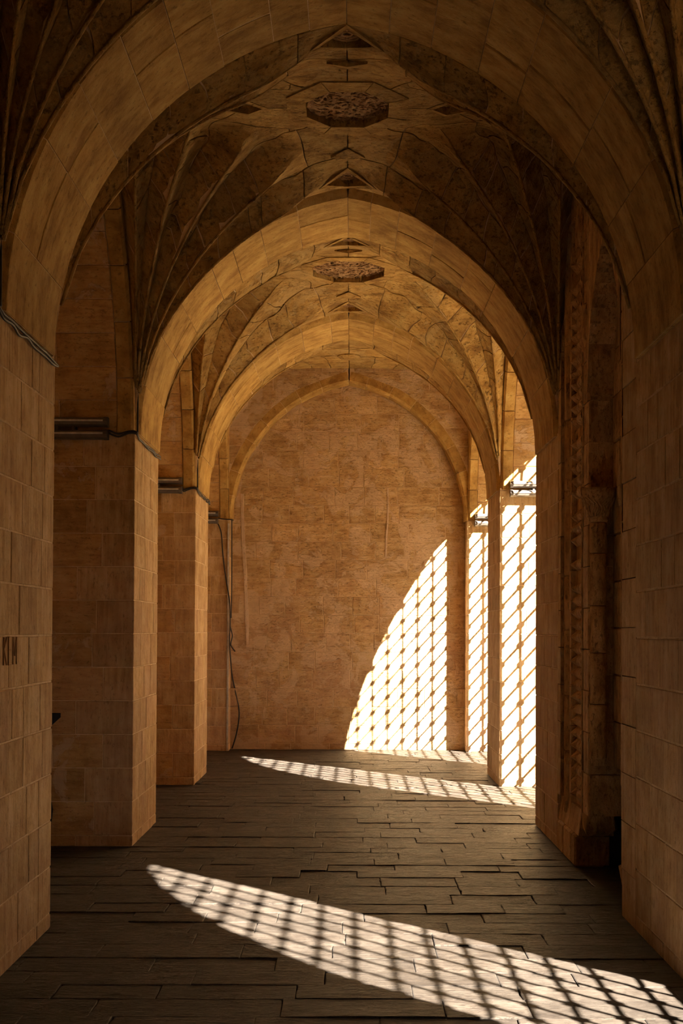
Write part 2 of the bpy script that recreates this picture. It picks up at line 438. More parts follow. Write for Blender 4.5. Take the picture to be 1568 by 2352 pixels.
# ---------------------------------------------------------------- fan vaults
def smin(a, b, k):
    h = max(0.0, min(1.0, 0.5 + 0.5 * (b - a) / k)); return b + (a - b) * h - k * h * (1 - h)
def sstep(a, b, x):
    t = max(0.0, min(1.0, (x - a) / (b - a))); return t * t * (3 - 2 * t)
def vault_z(u, v, n, amp):
    r = math.hypot(u, v); th = math.atan2(v, u); t = th / (math.pi / 2)
    Rr = 1.86 + (2.45 - 1.86) * sstep(0, 1, t)
    fr = (t * n) % 1.0
    tri = 1 - abs(2 * fr - 1)
    if t <= 0 or t >= 1: tri = 0
    w = 1 - sstep(1.1, 1.6, r)
    re = r * (1 - amp * tri * w)
    P = prof(min(re, Rr), Rr)
    return ZI + smin(P, 1.90, 0.10)
def vault(y0, y1, label, n, amp, quarters=((-1, -1), (-1, 1), (1, -1), (1, 1)), oct_r=None, oct_o=None, flat_end=False):
    e = empty('vault_ceiling'); tag(e, label, 'vault', 'structure')
    yc = (y0 + y1) / 2; b = (y1 - y0) / 2; a = A
    rows = [0.03, 0.24, 0.44, 0.64, 0.84, 1.02]
    orn = []
    if oct_r:
        orn.append(([(XC + oct_r * math.cos(R(22.5 + 45 * k)), yc + oct_r * math.sin(R(22.5 + 45 * k))) for k in range(8)], 0.09))
        for sy in (-1, 1):
            dy = yc + sy * (b - 0.17); orn.append(([(XC - 0.165, dy), (XC, dy - 0.135), (XC + 0.165, dy), (XC, dy + 0.135)], 0.05))
        for sx in (-1, 1):
            lx = XC + sx * (oct_o + 0.27); orn.append(([(lx - 0.15, yc), (lx - sx * 0.05, yc - 0.085), (lx + 0.15, yc), (lx - sx * 0.05, yc + 0.085)], 0.045))
    def inside(p, poly):
        sg = None
        for i in range(len(poly)):
            q, w = poly[i], poly[(i + 1) % len(poly)]
            cr = (w[0] - q[0]) * (p[1] - q[1]) - (w[1] - q[1]) * (p[0] - q[0])
            if sg is None: sg = cr > 0
            elif (cr > 0) != sg: return False
        return True
    def up(x, y, wide=1.0):
        for poly, d in orn:
            if wide != 1.0:
                cx_ = sum(p[0] for p in poly) / len(poly); cy_ = sum(p[1] for p in poly) / len(poly)
                poly = [(cx_ + (p[0] - cx_) * wide, cy_ + (p[1] - cy_) * wide) for p in poly]
            if inside((x, y), poly): return d
        return 0.0
    def P3(sx, sy, t, r, lift=0.0, wob=False, wide=1.0):
        if wob:
            rm = rmax(t); fade = sstep(0.15, 0.5, r) * (1 - sstep(0.72, 0.97, r / rm))
            q = Vector((t * 9 + sx * 13, r * 6 + sy * 17, yc))
            r += 0.05 * fade * noise.noise(q); t += 0.045 * fade * math.sin(math.pi * t) * noise.noise(q + Vector((31, 7, 3)))
        th = t * math.pi / 2
        u, v = r * math.cos(th), r * math.sin(th)
        x_, y_ = XC + sx * (a - u), yc + sy * (b - v)
        vv = max(v, 0.95) if (flat_end and sy > 0) else v
        return Vector((x_, y_, vault_z(u, vv, n, amp) + (0.11 * sstep(0, 0.25, b - v) if flat_end and sy > 0 else 0.0) + lift + (up(x_, y_, wide) if r > 0.8 else 0.0)))
    def rmax(t):
        th = t * math.pi / 2
        return min(a / max(1e-6, math.cos(th)), b / max(1e-6, math.sin(th)))
    def rowr(t, k, rows):
        if k < len(rows): return min(rows[k], rmax(t))
        rm = rmax(t); return rows[-1] + (rm - rows[-1]) * (0.5 if k == len(rows) else 1.0)
    back = MB()
    for (sx, sy) in ((-1, -1), (-1, 1), (1, -1), (1, 1)):
        flip = sx * sy > 0
        NT_, NR = n * 8, 20
        v = []
        for j in range(NR + 1):
            for i in range(NT_ + 1):
                t = i / NT_; r = 0.005 + (rmax(t) - 0.005) * (j / NR) ** 1.3
                v.append(P3(sx, sy, t, r, 0.009 if r < 0.9 else 0.02, wide=1.5) + Vector((sx * 0.005, sy * 0.005, 0)))
        f = []
        for j in range(NR):
            for i in range(NT_):
                q = (j * (NT_ + 1) + i, j * (NT_ + 1) + i + 1, (j + 1) * (NT_ + 1) + i + 1, (j + 1) * (NT_ + 1) + i)
                f.append(q if flip else q[::-1])
        back.add(v, f)
    back.build('mortar_bed', 'mortar', e)
    for (sx, sy) in quarters:
        flip = sx * sy > 0
        for c in range(n):
            rc = [rows[0]] + [q + random.uniform(-0.06, 0.06) for q in rows[1:]]
            for k in range(len(rows) + 1):
                sh0 = random.uniform(-0.05, 0.05) if 0 < k < len(rows) else 0
                t0, t1 = c / n, (c + 1) / n
                gt = 0.012 / n
                NTi, NRi = (6, 3) if k < len(rows) - 1 or not oct_r else (26, 22)
                v = []; top = []
                for j in range(NRi + 1):
                    for i in range(NTi + 1):
                        t = t0 + gt + (t1 - t0 - 2 * gt) * i / NTi
                        ra, rb = rowr(t, k, rc), rowr(t, k + 1, rc)
                        ra += 0.004; rb -= 0.004
                        r = ra + (rb - ra) * j / NRi
                        v.append(P3(sx, sy, t, max(0.004, r), wob=True))
                nb = len(v)
                W = NTi + 1
                f = []
                for j in range(NRi):
                    for i in range(NTi):
                        q = (j * W + i, j * W + i + 1, (j + 1) * W + i + 1, (j + 1) * W + i)
                        f.append(q if flip else q[::-1])
                # skirt going up into the mortar
                edge = [i for i in range(W)] + [j * W + NTi for j in range(1, NRi + 1)] + [NRi * W + i for i in range(NTi - 1, -1, -1)] + [j * W for j in range(NRi - 1, 0, -1)]
                base = len(v)
                off = Vector((sx * 0.02, sy * 0.02, 0.03))
                v += [v[i] + off for i in edge]
                m = len(edge)
                for i in range(m):
                    q = (edge[i], base + i, base + (i + 1) % m, edge[(i + 1) % m])
                    f.append(q if flip else q[::-1])
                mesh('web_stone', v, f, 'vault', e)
        for c in range(n):      # crisp roll on each arris of the fan
            mb = MB(); tt = (c + 0.5) / n; r1 = random.uniform(1.15, 1.4)
            pts = []
            for q in range(15):
                r_ = 0.03 + (min(r1, rmax(tt) - 0.1) - 0.03) * q / 14
                pts.append(P3(sx, sy, tt, r_, 0.004))
            mb.tube(pts, [0.011] * 12 + [0.009, 0.006, 0.002], 6); mb.build('rib', 'vault', e, True)
    if not oct_r:
        mb = MB(); zt = vault_z(a, b, n, amp)
        mb.lathe(XC, yc, [(0.14, zt + 0.04), (0.14, zt - 0.012), (0.10, zt - 0.03), (0.0, zt - 0.034)], 12)
        mb.build('crown_stone', 'vault', e)
    zc = lambda x, y: vault_z(a - abs(x - XC), b - abs(y - yc), n, amp)
    def prism(name, pts, ztop, zbot, mat, bev=0.012):
        """flat stone hanging under the crown: outline pts (x,y), chamfered lower edge"""
        k = len(pts); cx = sum(p[0] for p in pts) / k; cy = sum(p[1] for p in pts) / k
        ins = lambda p, d: (p[0] + (cx - p[0]) * d / max(1e-6, math.hypot(p[0] - cx, p[1] - cy)), p[1] + (cy - p[1]) * d / max(1e-6, math.hypot(p[0] - cx, p[1] - cy)))
        v = [(p[0], p[1], ztop) for p in pts] + [(p[0], p[1], zbot + bev) for p in pts] + [(*ins(p, bev), zbot) for p in pts]
        area = sum(pts[i][0] * pts[(i + 1) % k][1] - pts[(i + 1) % k][0] * pts[i][1] for i in range(k))
        f = [tuple(range(2 * k, 3 * k))]
        for i in range(k):
            j = (i + 1) % k
            f.append((i, k + i, k + j, j)); f.append((k + i, 2 * k + i, 2 * k + j, k + j))
        if area > 0: f = [q[::-1] for q in f]
        return mesh(name, v, f, mat, e)
    if oct_r:
        z0 = min(zc(XC + 0.01, yc), zc(XC + 0.01, yc + oct_o), zc(XC + oct_o, yc))
        oo = oct_o
        pin = [(XC + oct_r * math.cos(R(22.5 + 45 * k)), yc + oct_r * math.sin(R(22.5 + 45 * k))) for k in range(8)]
        pou = [(XC + oo * math.cos(R(22.5 + 45 * k)), yc + oo * math.sin(R(22.5 + 45 * k))) for k in range(8)]
        for k in range(8):
            j = (k + 1) % 8
            gap_ = 0.004
            q4 = [pin[k], pin[j], pou[j], pou[k]]; mx = sum(p[0] for p in q4) / 4; my = sum(p[1] for p in q4) / 4
            q4 = [(p[0] + (mx - p[0]) * 0.02, p[1] + (my - p[1]) * 0.02) for p in q4]; jz = random.uniform(-0.003, 0.002)
            v = [(p[0], p[1], zc(*p) + (0.085 if m_ < 2 else 0.03)) for m_, p in enumerate(q4)] + [(p[0], p[1], zc(*p) - (0.012 if m_ < 2 else 0.007) + jz) for m_, p in enumerate(q4)]
            mesh('ring_stone', v, [(4, 7, 6, 5), (0, 1, 5, 4), (1, 2, 6, 5), (2, 3, 7, 6), (3, 0, 4, 7)], 'vault', e)
        for poly, d_ in orn[1:]:
            cx_ = sum(p[0] for p in poly) / 4; cy_ = sum(p[1] for p in poly) / 4
            sc = lambda p, w: (cx_ + (p[0] - cx_) * w, cy_ + (p[1] - cy_) * w)
            for k in range(4):
                q4 = [sc(poly[k], 0.93), sc(poly[(k + 1) % 4], 0.93), sc(poly[(k + 1) % 4], 1.26), sc(poly[k], 1.26)]
                v = [(p[0], p[1], zc(*p) + (0.05 if m_ < 2 else 0.02)) for m_, p in enumerate(q4)] + [(p[0], p[1], zc(*p) - (0.007 if m_ < 2 else 0.004)) for m_, p in enumerate(q4)]
                mesh('panel_rim', v, [(4, 7, 6, 5), (0, 1, 5, 4), (1, 2, 6, 5), (2, 3, 7, 6), (3, 0, 4, 7)], 'vault', e)
        # pitted round panel inside the ring
        v = [(XC, yc, z0 + 0.05)]; f = []; NR, NA = 44, 150
        for j in range(1, NR + 1):
            for k in range(NA):
                ang = 2 * math.pi * k / NA
                seg = math.cos(R(22.5)) / math.cos(((ang - R(0)) % R(45)) - R(22.5))
                rr = oct_r * 1.01 * seg * j / NR
                x, y = XC + rr * math.cos(ang), yc + rr * math.sin(ang)
                hn = noise.noise(Vector((x * 38, y * 48, 3.1 + yc))) + 0.5 * noise.noise(Vector((x * 70, y * 80, 9.0)))
                pitd = 0.03 * sstep(0.20, 0.34, hn) * sstep(-0.5, 0.1, noise.noise(Vector((x * 5, y * 5, yc))) + 0.15) + 0.004 * hn
                # carved concentric ridges
                pitd += 0.003 * math.sin(rr * 90)
                v.append((x, y, z0 + 0.035 + pitd))
        for k in range(NA): f.append((0, 1 + (k + 1) % NA, 1 + k))
        for j in range(NR - 1):
            for k in range(NA):
                f.append((1 + j * NA + k, 1 + j * NA + (k + 1) % NA, 1 + (j + 1) * NA + (k + 1) % NA, 1 + (j + 1) * NA + k))
        mesh('carved_octagon', v, f, 'carved', e)['label'] = 'pitted octagonal carved panel at the crown of the vault'
        # diamond panels with a rosette near the arches, and small arrow bosses on the ridge line
        for sy in (-1, 1):
            dy = yc + sy * (b - 0.17); zd = zc(XC + 0.08, dy)
            mb = MB()
            for rr in (0.025, 0.05, 0.075):
                pts = [(XC + rr * 1.25 * math.cos(2 * math.pi * q / 20), dy + rr * math.sin(2 * math.pi * q / 20), zd + 0.040) for q in range(21)]
                mb.tube(pts, 0.0065, 6, False)
            for q in range(8):
                an = 2 * math.pi * q / 8
                mb.tube([(XC + 0.02 * math.cos(an), dy + 0.02 * math.sin(an), zd + 0.042), (XC + 0.09 * math.cos(an), dy + 0.065 * math.sin(an), zd + 0.042)], 0.005, 5)
            mb.build('rosette', 'carved', e)
            ay = yc + sy * (oo + (b - 0.17 - 0.135 - oo) * 0.5)
            za = zc(XC + 0.1, ay)
            w, h = 0.12, 0.07
            tipy = ay - sy * h; basey = ay + sy * h * 0.6
            mb = MB()
            mb.add([(XC, tipy, za + 0.0), (XC - w, basey, za + 0.0), (XC + w, basey, za + 0.0), (XC, basey - sy * 0.01, za - 0.035), (XC - w, basey, za - 0.02), (XC + w, basey, za - 0.02)],
                   [(0, 1, 4, 3), (0, 3, 5, 2), (1, 2, 5, 3, 4)])
            mb.build('arrow_boss', 'vault', e)
    return e
vault(PF[0], PN[1], 'darkest vault bay at the top edge of the picture', 5, 0.24, quarters=((-1, 1), (1, 1)), oct_r=0.285, oct_o=0.42)
vault(PF[1], PN[2], 'fan vault with many ribs and the nearer carved octagon', 5, 0.24, oct_r=0.285, oct_o=0.42)
vault(PF[2], PN[3], 'fan vault with few ribs and the farther round pitted octagon', 3, 0.18, oct_r=0.36, oct_o=0.47)
vault(PF[3], PN[4], 'farthest vault bay in front of the end wall', 3, 0.14, flat_end=True)

# ---------------------------------------------------------------- side recesses: barrel soffits over the side arches
def side_arch(e, side, y0, y1, half, xo):
    """soffit stones (far half), wall-rib ring facing the corridor"""
    s = -1 if side == 'left' else 1; xi = XL if s < 0 else XR
    yc = (y0 + y1) / 2
    tm = math.acos(max(-1, min(1, (L_R - BH) / L_R)))
    def pt(sy, fr, off=0.0):
        cy = BH - L_R
        return (yc + sy * (cy + (L_R + off) * math.cos(tm * fr)), ZI + (L_R + off) * math.sin(tm * fr))
    # mortar / solid soffit
    mb = MB(); N = 20
    for sy in (-1, 1):
        v = []
        for q in range(N + 1):
            y, z = pt(sy, q / N, 0.008)
            if sy * (y - yc) < 0: y = yc
            v += [(xi + s * 0.02, y, z), (xo, y, z)]
        f = [(2 * q, 2 * q + 1, 2 * q + 3, 2 * q + 2) for q in range(N)]
        if s * sy > 0: f = [x[::-1] for x in f]
        mb.add(v, f)
    mb.build('soffit_bed', 'mortar', e)
    arc = L_R * tm
    for sy in half:
        n = 10
        for q in range(n):
            f0, f1 = q / n, (q + 1) / n
            xs = splits(0.13, abs(xo - xi), 0.34, 0.6)
            y_0, z_0 = pt(sy, f0); y_1, z_1 = pt(sy, f1)
            for i in range(len(xs) - 1):
                p, r = xi + s * xs[i], xi + s * xs[i + 1]
                quad = [(p, y_0, z_0), (r, y_0, z_0), (r, y_1, z_1), (p, y_1, z_1)]
                if s * sy < 0: quad = quad[::-1]
                # outward normal must look down into the recess
                block('soffit_stone', quad, 'ashlar', e, thick=0.05)
        # ring stones of the side arch
        m = 6
        for q in range(m):
            f0, f1 = q / m + 0.002, (q + 1) / m - 0.002
            v = []
            for t in range(5):
                fr = f0 + (f1 - f0) * t / 4
                for (off, dx) in ((0.20, 0.0), (0.012, 0.0), (-0.012, 0.02), (-0.012, 0.115), (0.02, 0.125)):
                    y, z = pt(sy, fr, off)
                    if sy * (y - yc) < 0: y = yc
                    v.append((xi + s * (dx + 0.012), y, z))
            f = []
            for t in range(4):
                for k in range(4):
                    b0 = t * 5 + k; f.append((b0, b0 + 1, b0 + 6, b0 + 5))
            f.append((0, 1, 2, 3, 4)); f.append((24, 23, 22, 21, 20))
            if s * sy < 0: f = [x[::-1] for x in f]
            mesh('wall_rib_stone', v, f, 'arch', e)

def wall_mesh(name, parts, mat, e):
    mb = MB()
    for p in parts: mb.box(*p)
    return mb.build(name, mat, e)

wl = empty('wall_left'); tag(wl, 'left side recesses with stone side arches behind the piers', 'wall', 'structure')
wall_mesh('recess_back', [(XLO - 0.3, XLO, PN[1], YEND + 0.6, -0.1, ROOFZ), (XLO - 4.3, XLO - 4.0, YB - 0.3, PN[1] + 0.3, -0.1, ROOFZ), (XLO - 4.3, XLO, PN[1] + 0.02, PN[1] + 0.3, -0.1, ROOFZ)], 'ashlar', wl)  # includes an unseen deep chamber added beside the near bays to swallow light
for i in (0, 1, 2, 3): side_arch(wl, 'left', PF[i], PN[i + 1], (1,) if i else (1,), XLO)
wr = empty('wall_right'); tag(wr, 'right side wall of arched openings towards the sunny court', 'wall', 'structure')
for i in (0, 2, 3): side_arch(wr, 'right', PF[i], PN[i + 1], (1,), XRO)

# plain wall above the side arches beside the end wall, where the last vault has no fans
for (e_, xx) in ((wl, XL), (wr, XR)):
    s_ = -1 if xx < 0 else 1; yc_ = (PF[3] + PN[4]) / 2; mb = MB(); N = 24
    for q in range(N):
        ya, yb = yc_ + BH * q / N, yc_ + BH * (q + 1) / N
        za_, zb_ = ZI + prof(max(0, BH - abs(ya - yc_)), L_R) + 0.01, ZI + prof(max(0, BH - abs(yb - yc_)), L_R) + 0.01
        mb.add([(xx + s_ * 0.013, ya, za_), (xx + s_ * 0.013, yb, zb_), (xx + s_ * 0.013, yb, ROOFZ), (xx + s_ * 0.013, ya, ROOFZ)], [(0, 1, 2, 3) if s_ < 0 else (3, 2, 1, 0)])
    mb.build('upper_wall', 'ashlar', e_)
# outer wall with arched openings (sun side)
OX0, OX1 = XRO - 0.16, XRO
O_TOP = O_Z + prof(BH, O_R)
def o_top(y, yc):
    if y > yc: return O_TOP - 1.3 * min(1.0, (y - yc) / BH) ** 3
    s = BH - abs(y - yc); return O_Z + prof(max(0.0, s), O_R)
def opening(y0, y1, SILL):
    yc = (y0 + y1) / 2; mb = MB(); N = 48
    ys = [y0 + (y1 - y0) * (0.5 - 0.5 * math.cos(math.pi * i / N)) for i in range(N + 1)]
    for i in range(N):
        a, b = ys[i], ys[i + 1]; za, zb_ = o_top(a, yc), o_top(b, yc)
        v = [(OX0, a, za), (OX1, a, za), (OX1, b, zb_), (OX0, b, zb_), (OX0, a, ROOFZ), (OX1, a, ROOFZ), (OX1, b, ROOFZ), (OX0, b, ROOFZ)]
        mb.add(v, [(0, 1, 2, 3), (0, 3, 7, 4), (1, 5, 6, 2)])
    mb.box(OX0, OX1, y0, y1, -0.1, SILL)
    mb.build('opening_wall', 'ashlar', wr)
SILLS = {0: 1.10, 2: 0.06, 3: 0.06}  # unseen sills: near one raised to cut light, others lowered to add it
for i in (0, 2, 3): opening(PF[i], PN[i + 1], SILLS[i])
LIGHT_BLOCK = PN[1] - 0.93  # added masonry shuts half the near opening to cut its light
wall_mesh('added_light_block', [(OX0, OX1, LIGHT_BLOCK, PN[1] + 0.05, -0.1, ROOFZ)], 'ashlar', wr)
wall_mesh('outer_wall', [(OX0, OX1 + 0.2, YB - 0.3, PN[0] + 0.2, -0.1, ROOFZ), (OX1 - 0.05, OX1 + 0.0, PF[1] - 0.2, PN[2] + 0.2, -0.1, ROOFZ)], 'ashlar', wr)

# iron grilles
def grille(num, y0, y1, label, ymax=99):
    SILL = 1.10 if num == 1 else 0.06
    e = empty('window_%d' % num); tag(e, label, 'window grille', 'structure')
    yc = (y0 + y1) / 2; x = XRO - 0.09; g = 0.20; r = 0.0125
    ys = [yc + 0.06 + k * g for k in range(-6, 7) if abs(0.06 + k * g) < BH - 0.02 and yc + 0.06 + k * g < ymax - 0.02]
    kn = MB()
    for y in ys:
        mb = MB(); mb.tube([(x, y, SILL), (x, y, o_top(y, yc) - 0.005)], r, 6); mb.build('vertical_bar', 'iron', e)
    z = 0.28 + (1.0 if num == 1 else 0.0)
    while z < O_Z + 1.68:
        if z <= O_Z: h = BH
        else:
            rz = z - O_Z; h = BH - (O_R - math.sqrt(max(0, O_R ** 2 - rz ** 2)))
        hf = BH if z <= O_TOP - 1.3 else BH * (max(0.0, O_TOP - z) / 1.3) ** (1 / 3)
        if h > 0.05:
            mb = MB(); mb.tube([(x, yc - h, z), (x, min(ymax, yc + hf), z)], r, 6); mb.build('horizontal_bar', 'iron', e)
        for y in ys:
            if z < o_top(y, yc) - 0.03:
                k = 0.0285
                kn.cbox(x - k, x + k, y - k, y + k, z - k, z + k, 0.014)
        z += g
    o = kn.build('bar_knobs', 'iron', e); o['kind'] = 'stuff'
    return e
grille(1, PF[0], PN[1], 'black iron grille whose shadow lies on the floor nearest the camera', LIGHT_BLOCK)
grille(2, PF[2], PN[3], 'black iron grille whose shadow falls on the third right pier')
grille(3, PF[3], PN[4], 'black iron grille whose shadow falls on the end wall')

# ---------------------------------------------------------------- end wall
we = empty('wall_end'); tag(we, 'end wall of large limestone blocks under a blind pointed arch, half sunlit', 'wall', 'structure')
wall_mesh('wall_core', [(XL - 1.3, XR + 1.3, YEND + 0.005, YEND + 0.5, -0.1, ROOFZ)], 'mortar', we)
z = 0.0; k = 0
while z < 4.95:
    h = PL if k == 0 else 0.2455
    xs = splits(XL - 0.02, XR + 0.02, 0.30, 0.58)
    for i in range(len(xs) - 1):
        block('stone_block', [(xs[i], YEND, z), (xs[i + 1], YEND, z), (xs[i + 1], YEND, z + h), (xs[i], YEND, z + h)], 'endwall', we, jit=0.002, c=0.004, gap=0.004)
    z += h; k += 1
# blind arch and spandrel in the pilaster plane
EA = A - 0.03; ER = arch_curve(EA, 1.83)
arch(PN[4] + 0.0, YEND + 0.02, '', ch=0.03, deep=0.14, a=EA, Rr=ER, parent=we)
mb = MB(); N = 30
for sg in (-1, 1):
    v = []
    for q in range(N + 1):
        x, zz = arch_pt(sg, q / N, 0.05, EA, ER)
        if sg * (x - XC) < 0: x = XC
        v += [(x, PN[4] + 0.006, zz), (x, PN[4] + 0.006, ROOFZ)]
    f = [(2 * q, 2 * q + 1, 2 * q + 3, 2 * q + 2) for q in range(N)]
    mb.add(v, f)
mb.build('spandrel_bed', 'mortar', we)
z = ZI
while z < 5.05:
    zb = z + 0.2455
    def lim(zz):
        rr = ER + 0.145; dz = zz - ZI
        if dz >= rr: return 0.0
        return max(0.0, (EA - ER) + math.sqrt(rr * rr - dz * dz))
    l0, l1 = lim(z), lim(zb)
    for sg in (-1, 1):
        xs = splits(l0, A + 0.02, 0.26, 0.5) if A + 0.02 - l0 > 0.06 else ([l0, A + 0.02] if A + 0.02 - l0 > 0.02 else [])
        if l0 > A: xs = [min(l1, A), A + 0.02] if A - l1 > 0.03 else []
        for i in range(len(xs) - 1):
            lo0, hi0 = xs[i], xs[i + 1]; lo1 = l1 if i == 0 else lo0
            qd = [(lo0, z), (hi0, z), (hi0, zb), (lo1, zb)]
            P = [(XC + sg * x, PN[4], zz) for (x, zz) in qd]
            if sg < 0: P = P[::-1]
            block('spandrel_stone', P, 'endwall', we, thick=0.05)
    z = zb
# pale filled chase and drips on the end wall
def strip(pts, w, mat='plaster'):
    v = []; f = []
    for i, (x, zz) in enumerate(pts):
        ww = w * random.uniform(0.7, 1.25)
        v += [(x - ww, YEND + 0.004, zz), (x - ww * 0.8, YEND - 0.007, zz), (x + ww * 0.8, YEND - 0.007, zz), (x + ww, YEND + 0.004, zz)]
    for i in range(len(pts) - 1):
        for k in range(3):
            f.append((i * 4 + k, i * 4 + k + 1, i * 4 + k + 5, i * 4 + k + 4))
    f.append((0, 1, 2, 3))
    return mesh('plaster_strip', v, [q[::-1] for q in f], mat, we)
sp = lambda px, py: ((px - 805) * YEND / FPX, 1.6 + (1447 - py) * YEND / FPX)
strip([sp(554, 1135), sp(555, 1180), sp(557, 1230), sp(559, 1270), sp(562, 1310), sp(564, 1360), sp(566, 1400), sp(567, 1440), sp(569, 1480)][::-1], 0.022)
strip([sp(889, 1120), sp(890, 1160), sp(889, 1200), sp(886, 1240), sp(885, 1280)][::-1], 0.011)

# ---------------------------------------------------------------- right wall of the second bay: carved portal
WP = empty('carved_portal'); tag(WP, 'weathered carved stone portal with zigzag moulding on the right wall', 'portal', 'structure')
NX = XR + 0.17                       # back of the blind niche
NY0, NY1 = 6.93, 7.90                # niche opening
NZ = 3.15; NYC = (NY0 + NY1) / 2; NA = (NY1 - NY0) / 2; NRISE = 0.85; NRr = arch_curve(NA, NRISE)
def n_top(y):
    return NZ + prof(max(0.0, NA - abs(y - NYC)), NRr)
mb = MB()
mb.box(XR + 0.20, XRO - 0.04, PF[1] - 0.02, NY0 - 0.02, 0, ROOFZ)       # solid mass behind the facing
mb.box(XR + 0.20, XRO - 0.04, NY1 + 0.03, PN[2] + 0.02, 0.42, ROOFZ)
mb.box(XR + 0.20, XRO - 0.04, 8.30, PN[2] + 0.02, 0, 0.43)
mb.box(NX + 0.02, XRO - 0.04, NY0 - 0.02, NY1 + 0.03, 0.80, ROOFZ)
mb.build('core', 'mortar', WP)
# facing stones, course by course, with the moulded profile of the frame
def facing(y0, profile, za, zb, name='jamb_stone', mat='portal'):
    """profile: list of (y, depth into the wall), from far to near"""
    g = 0.003; d = random.uniform(-0.004, 0.006)
    pts = [(y, dep + d) for (y, dep) in profile]
    v = []
    for zz in (za + g, zb - g):
        v += [(XR + 0.24, pts[0][0] - g, zz)] + [(XR + dep, y + (-g if i == 0 else g if i == len(pts) - 1 else 0), zz) for i, (y, dep) in enumerate(pts)] + [(XR + 0.24, pts[-1][0] + g, zz)]
    n = len(pts) + 2
    f = [(i, i + 1, n + i + 1, n + i) for i in range(n - 1)]
    f = [q[::-1] for q in f]
    f.append(tuple(range(n))); f.append(tuple(range(2 * n - 1, n - 1, -1)))
    return mesh(name, v, f, mat, WP)
P_OUT = [(PN[2] + 0.005, 0.0), (8.885, 0.0)]
P_GRV = [(8.885, 0.0), (8.875, 0.15), (8.60, 0.15), (8.585, 0.012), (8.53, 0.012), (8.52, 0.05), (8.16, 0.05), (8.15, 0.01), (8.125, 0.01), (8.12, 0.075), (8.075, 0.075), (8.07, 0.01), (NY1 + 0.012, 0.01), (NY1, 0.022)]
z = 0.40; k = 0
while z < 4.45:
    zb = z + 0.27
    facing(0, P_OUT, z, zb, 'facing_stone', 'pier')
    if z < 4.2: facing(0, P_GRV, z, zb)
    else: facing(0, [(8.885, 0.0), (8.4, 0.0)], z, zb, 'facing_stone', 'portal'); facing(0, [(8.4, 0.0), (NY1, 0.0)], z, zb, 'facing_stone', 'portal')
    z = zb
while z < 5.1:
    zb = z + 0.25
    for (p, q) in ((PN[2], 8.5), (8.5, 8.1), (8.1, NY1)): facing(0, [(p, 0.0), (q, 0.0)], z, zb, 'facing_stone', 'portal')
    z = zb
# plinth
for (p, q) in ((PN[2] + 0.005, 8.72), (8.72, 8.42), (8.42, 8.28)):
    mb = MB(); mb.cbox(XR - 0.012 + random.uniform(-0.006, 0.006), XR + 0.24, q + 0.004, p - 0.004, 0.0, 0.22, 0.014); mb.build('plinth_stone', 'portal', WP)
for (p, q, h) in ((PN[2] + 0.005, 8.60, 0.40), (8.60, 8.20, 0.40)):
    v = [(XR + 0.24, q + .004, .225), (XR + 0.004, q + .004, .225), (XR + 0.03, q + .004, h - .003), (XR + 0.24, q + .004, h - .003),
         (XR + 0.24, p - .004, .225), (XR + 0.004, p - .004, .225), (XR + 0.03, p - .004, h - .003), (XR + 0.24, p - .004, h - .003)]
    mesh('plinth_stone', v, [(0, 1, 2, 3), (7, 6, 5, 4), (1, 5, 6, 2), (2, 6, 7, 3), (0, 4, 5, 1)], 'portal', WP)
# roll colonnette in the deep groove, in drums
z = 0.30
while z < 4.15:
    h = random.uniform(0.38, 0.62); zb = min(4.2, z + h)
    mb = MB(); mb.lathe(XR + 0.085, 8.755, [(0.0, z + .002), (0.075, z + .002), (0.082, z + .012), (0.082, zb - .012), (0.075, zb - .002), (0.0, zb - .002)], 16)
    mb.build('colonnette_drum', 'portal', WP, True); z = zb
mb = MB(); mb.tube([(XR + 0.085, 8.755, 4.18), (XR + 0.075, 8.72, 4.30), (XR + 0.06, 8.62, 4.42), (XR + 0.05, 8.52, 4.50)], [0.085, 0.085, 0.075, 0.05], 12)
mb.build('hood_moulding', 'portal', WP, True)
# zigzag moulding
mb = MB(); z = 0.44; pz = 0.083
while z < 4.1:
    if random.random() > 0.06:
        x0 = XR + 0.055; j = random.uniform(-0.006, 0.006)
        mb.add([(x0, 8.515, z), (x0, 8.515, z + pz), (x0, 8.36, z + pz), (x0, 8.36, z), (XR + 0.008, 8.50 + j, z + pz * .5), (XR + 0.014, 8.385, z + pz * .5), (XR - 0.014, 8.43, z + pz * .5)],
               [(0, 4, 1), (0, 6, 4), (1, 4, 6), (0, 3, 6), (3, 5, 6), (6, 5, 2), (6, 2, 1), (3, 2, 5)])
        # rounded scallop beside the tooth
        sc_ = []
        for q in range(7):
            an = math.pi * q / 6
            sc_.append((XR + 0.05 - 0.046 * math.sin(an), 8.36 - 0.19 * 0.5 + 0.09 * 0 - 0.0, z + pz * (1 - math.cos(an)) / 2))
        v = []
        for (yy, kx) in ((8.36, 0.75), (8.27, 1.0), (8.165, 0.9)):
            v += [(XR + 0.05 - (XR + 0.05 - p[0]) * kx, yy, p[2]) for p in sc_]
        f = [(r_ * 7 + q, (r_ + 1) * 7 + q, (r_ + 1) * 7 + q + 1, r_ * 7 + q + 1) for r_ in range(2) for q in range(6)] + [tuple(range(7))]
        mb.add(v, f)
    z += pz
mb.build('zigzag_moulding', 'portal', WP)['label'] = 'vertical zigzag moulding of small pointed teeth'
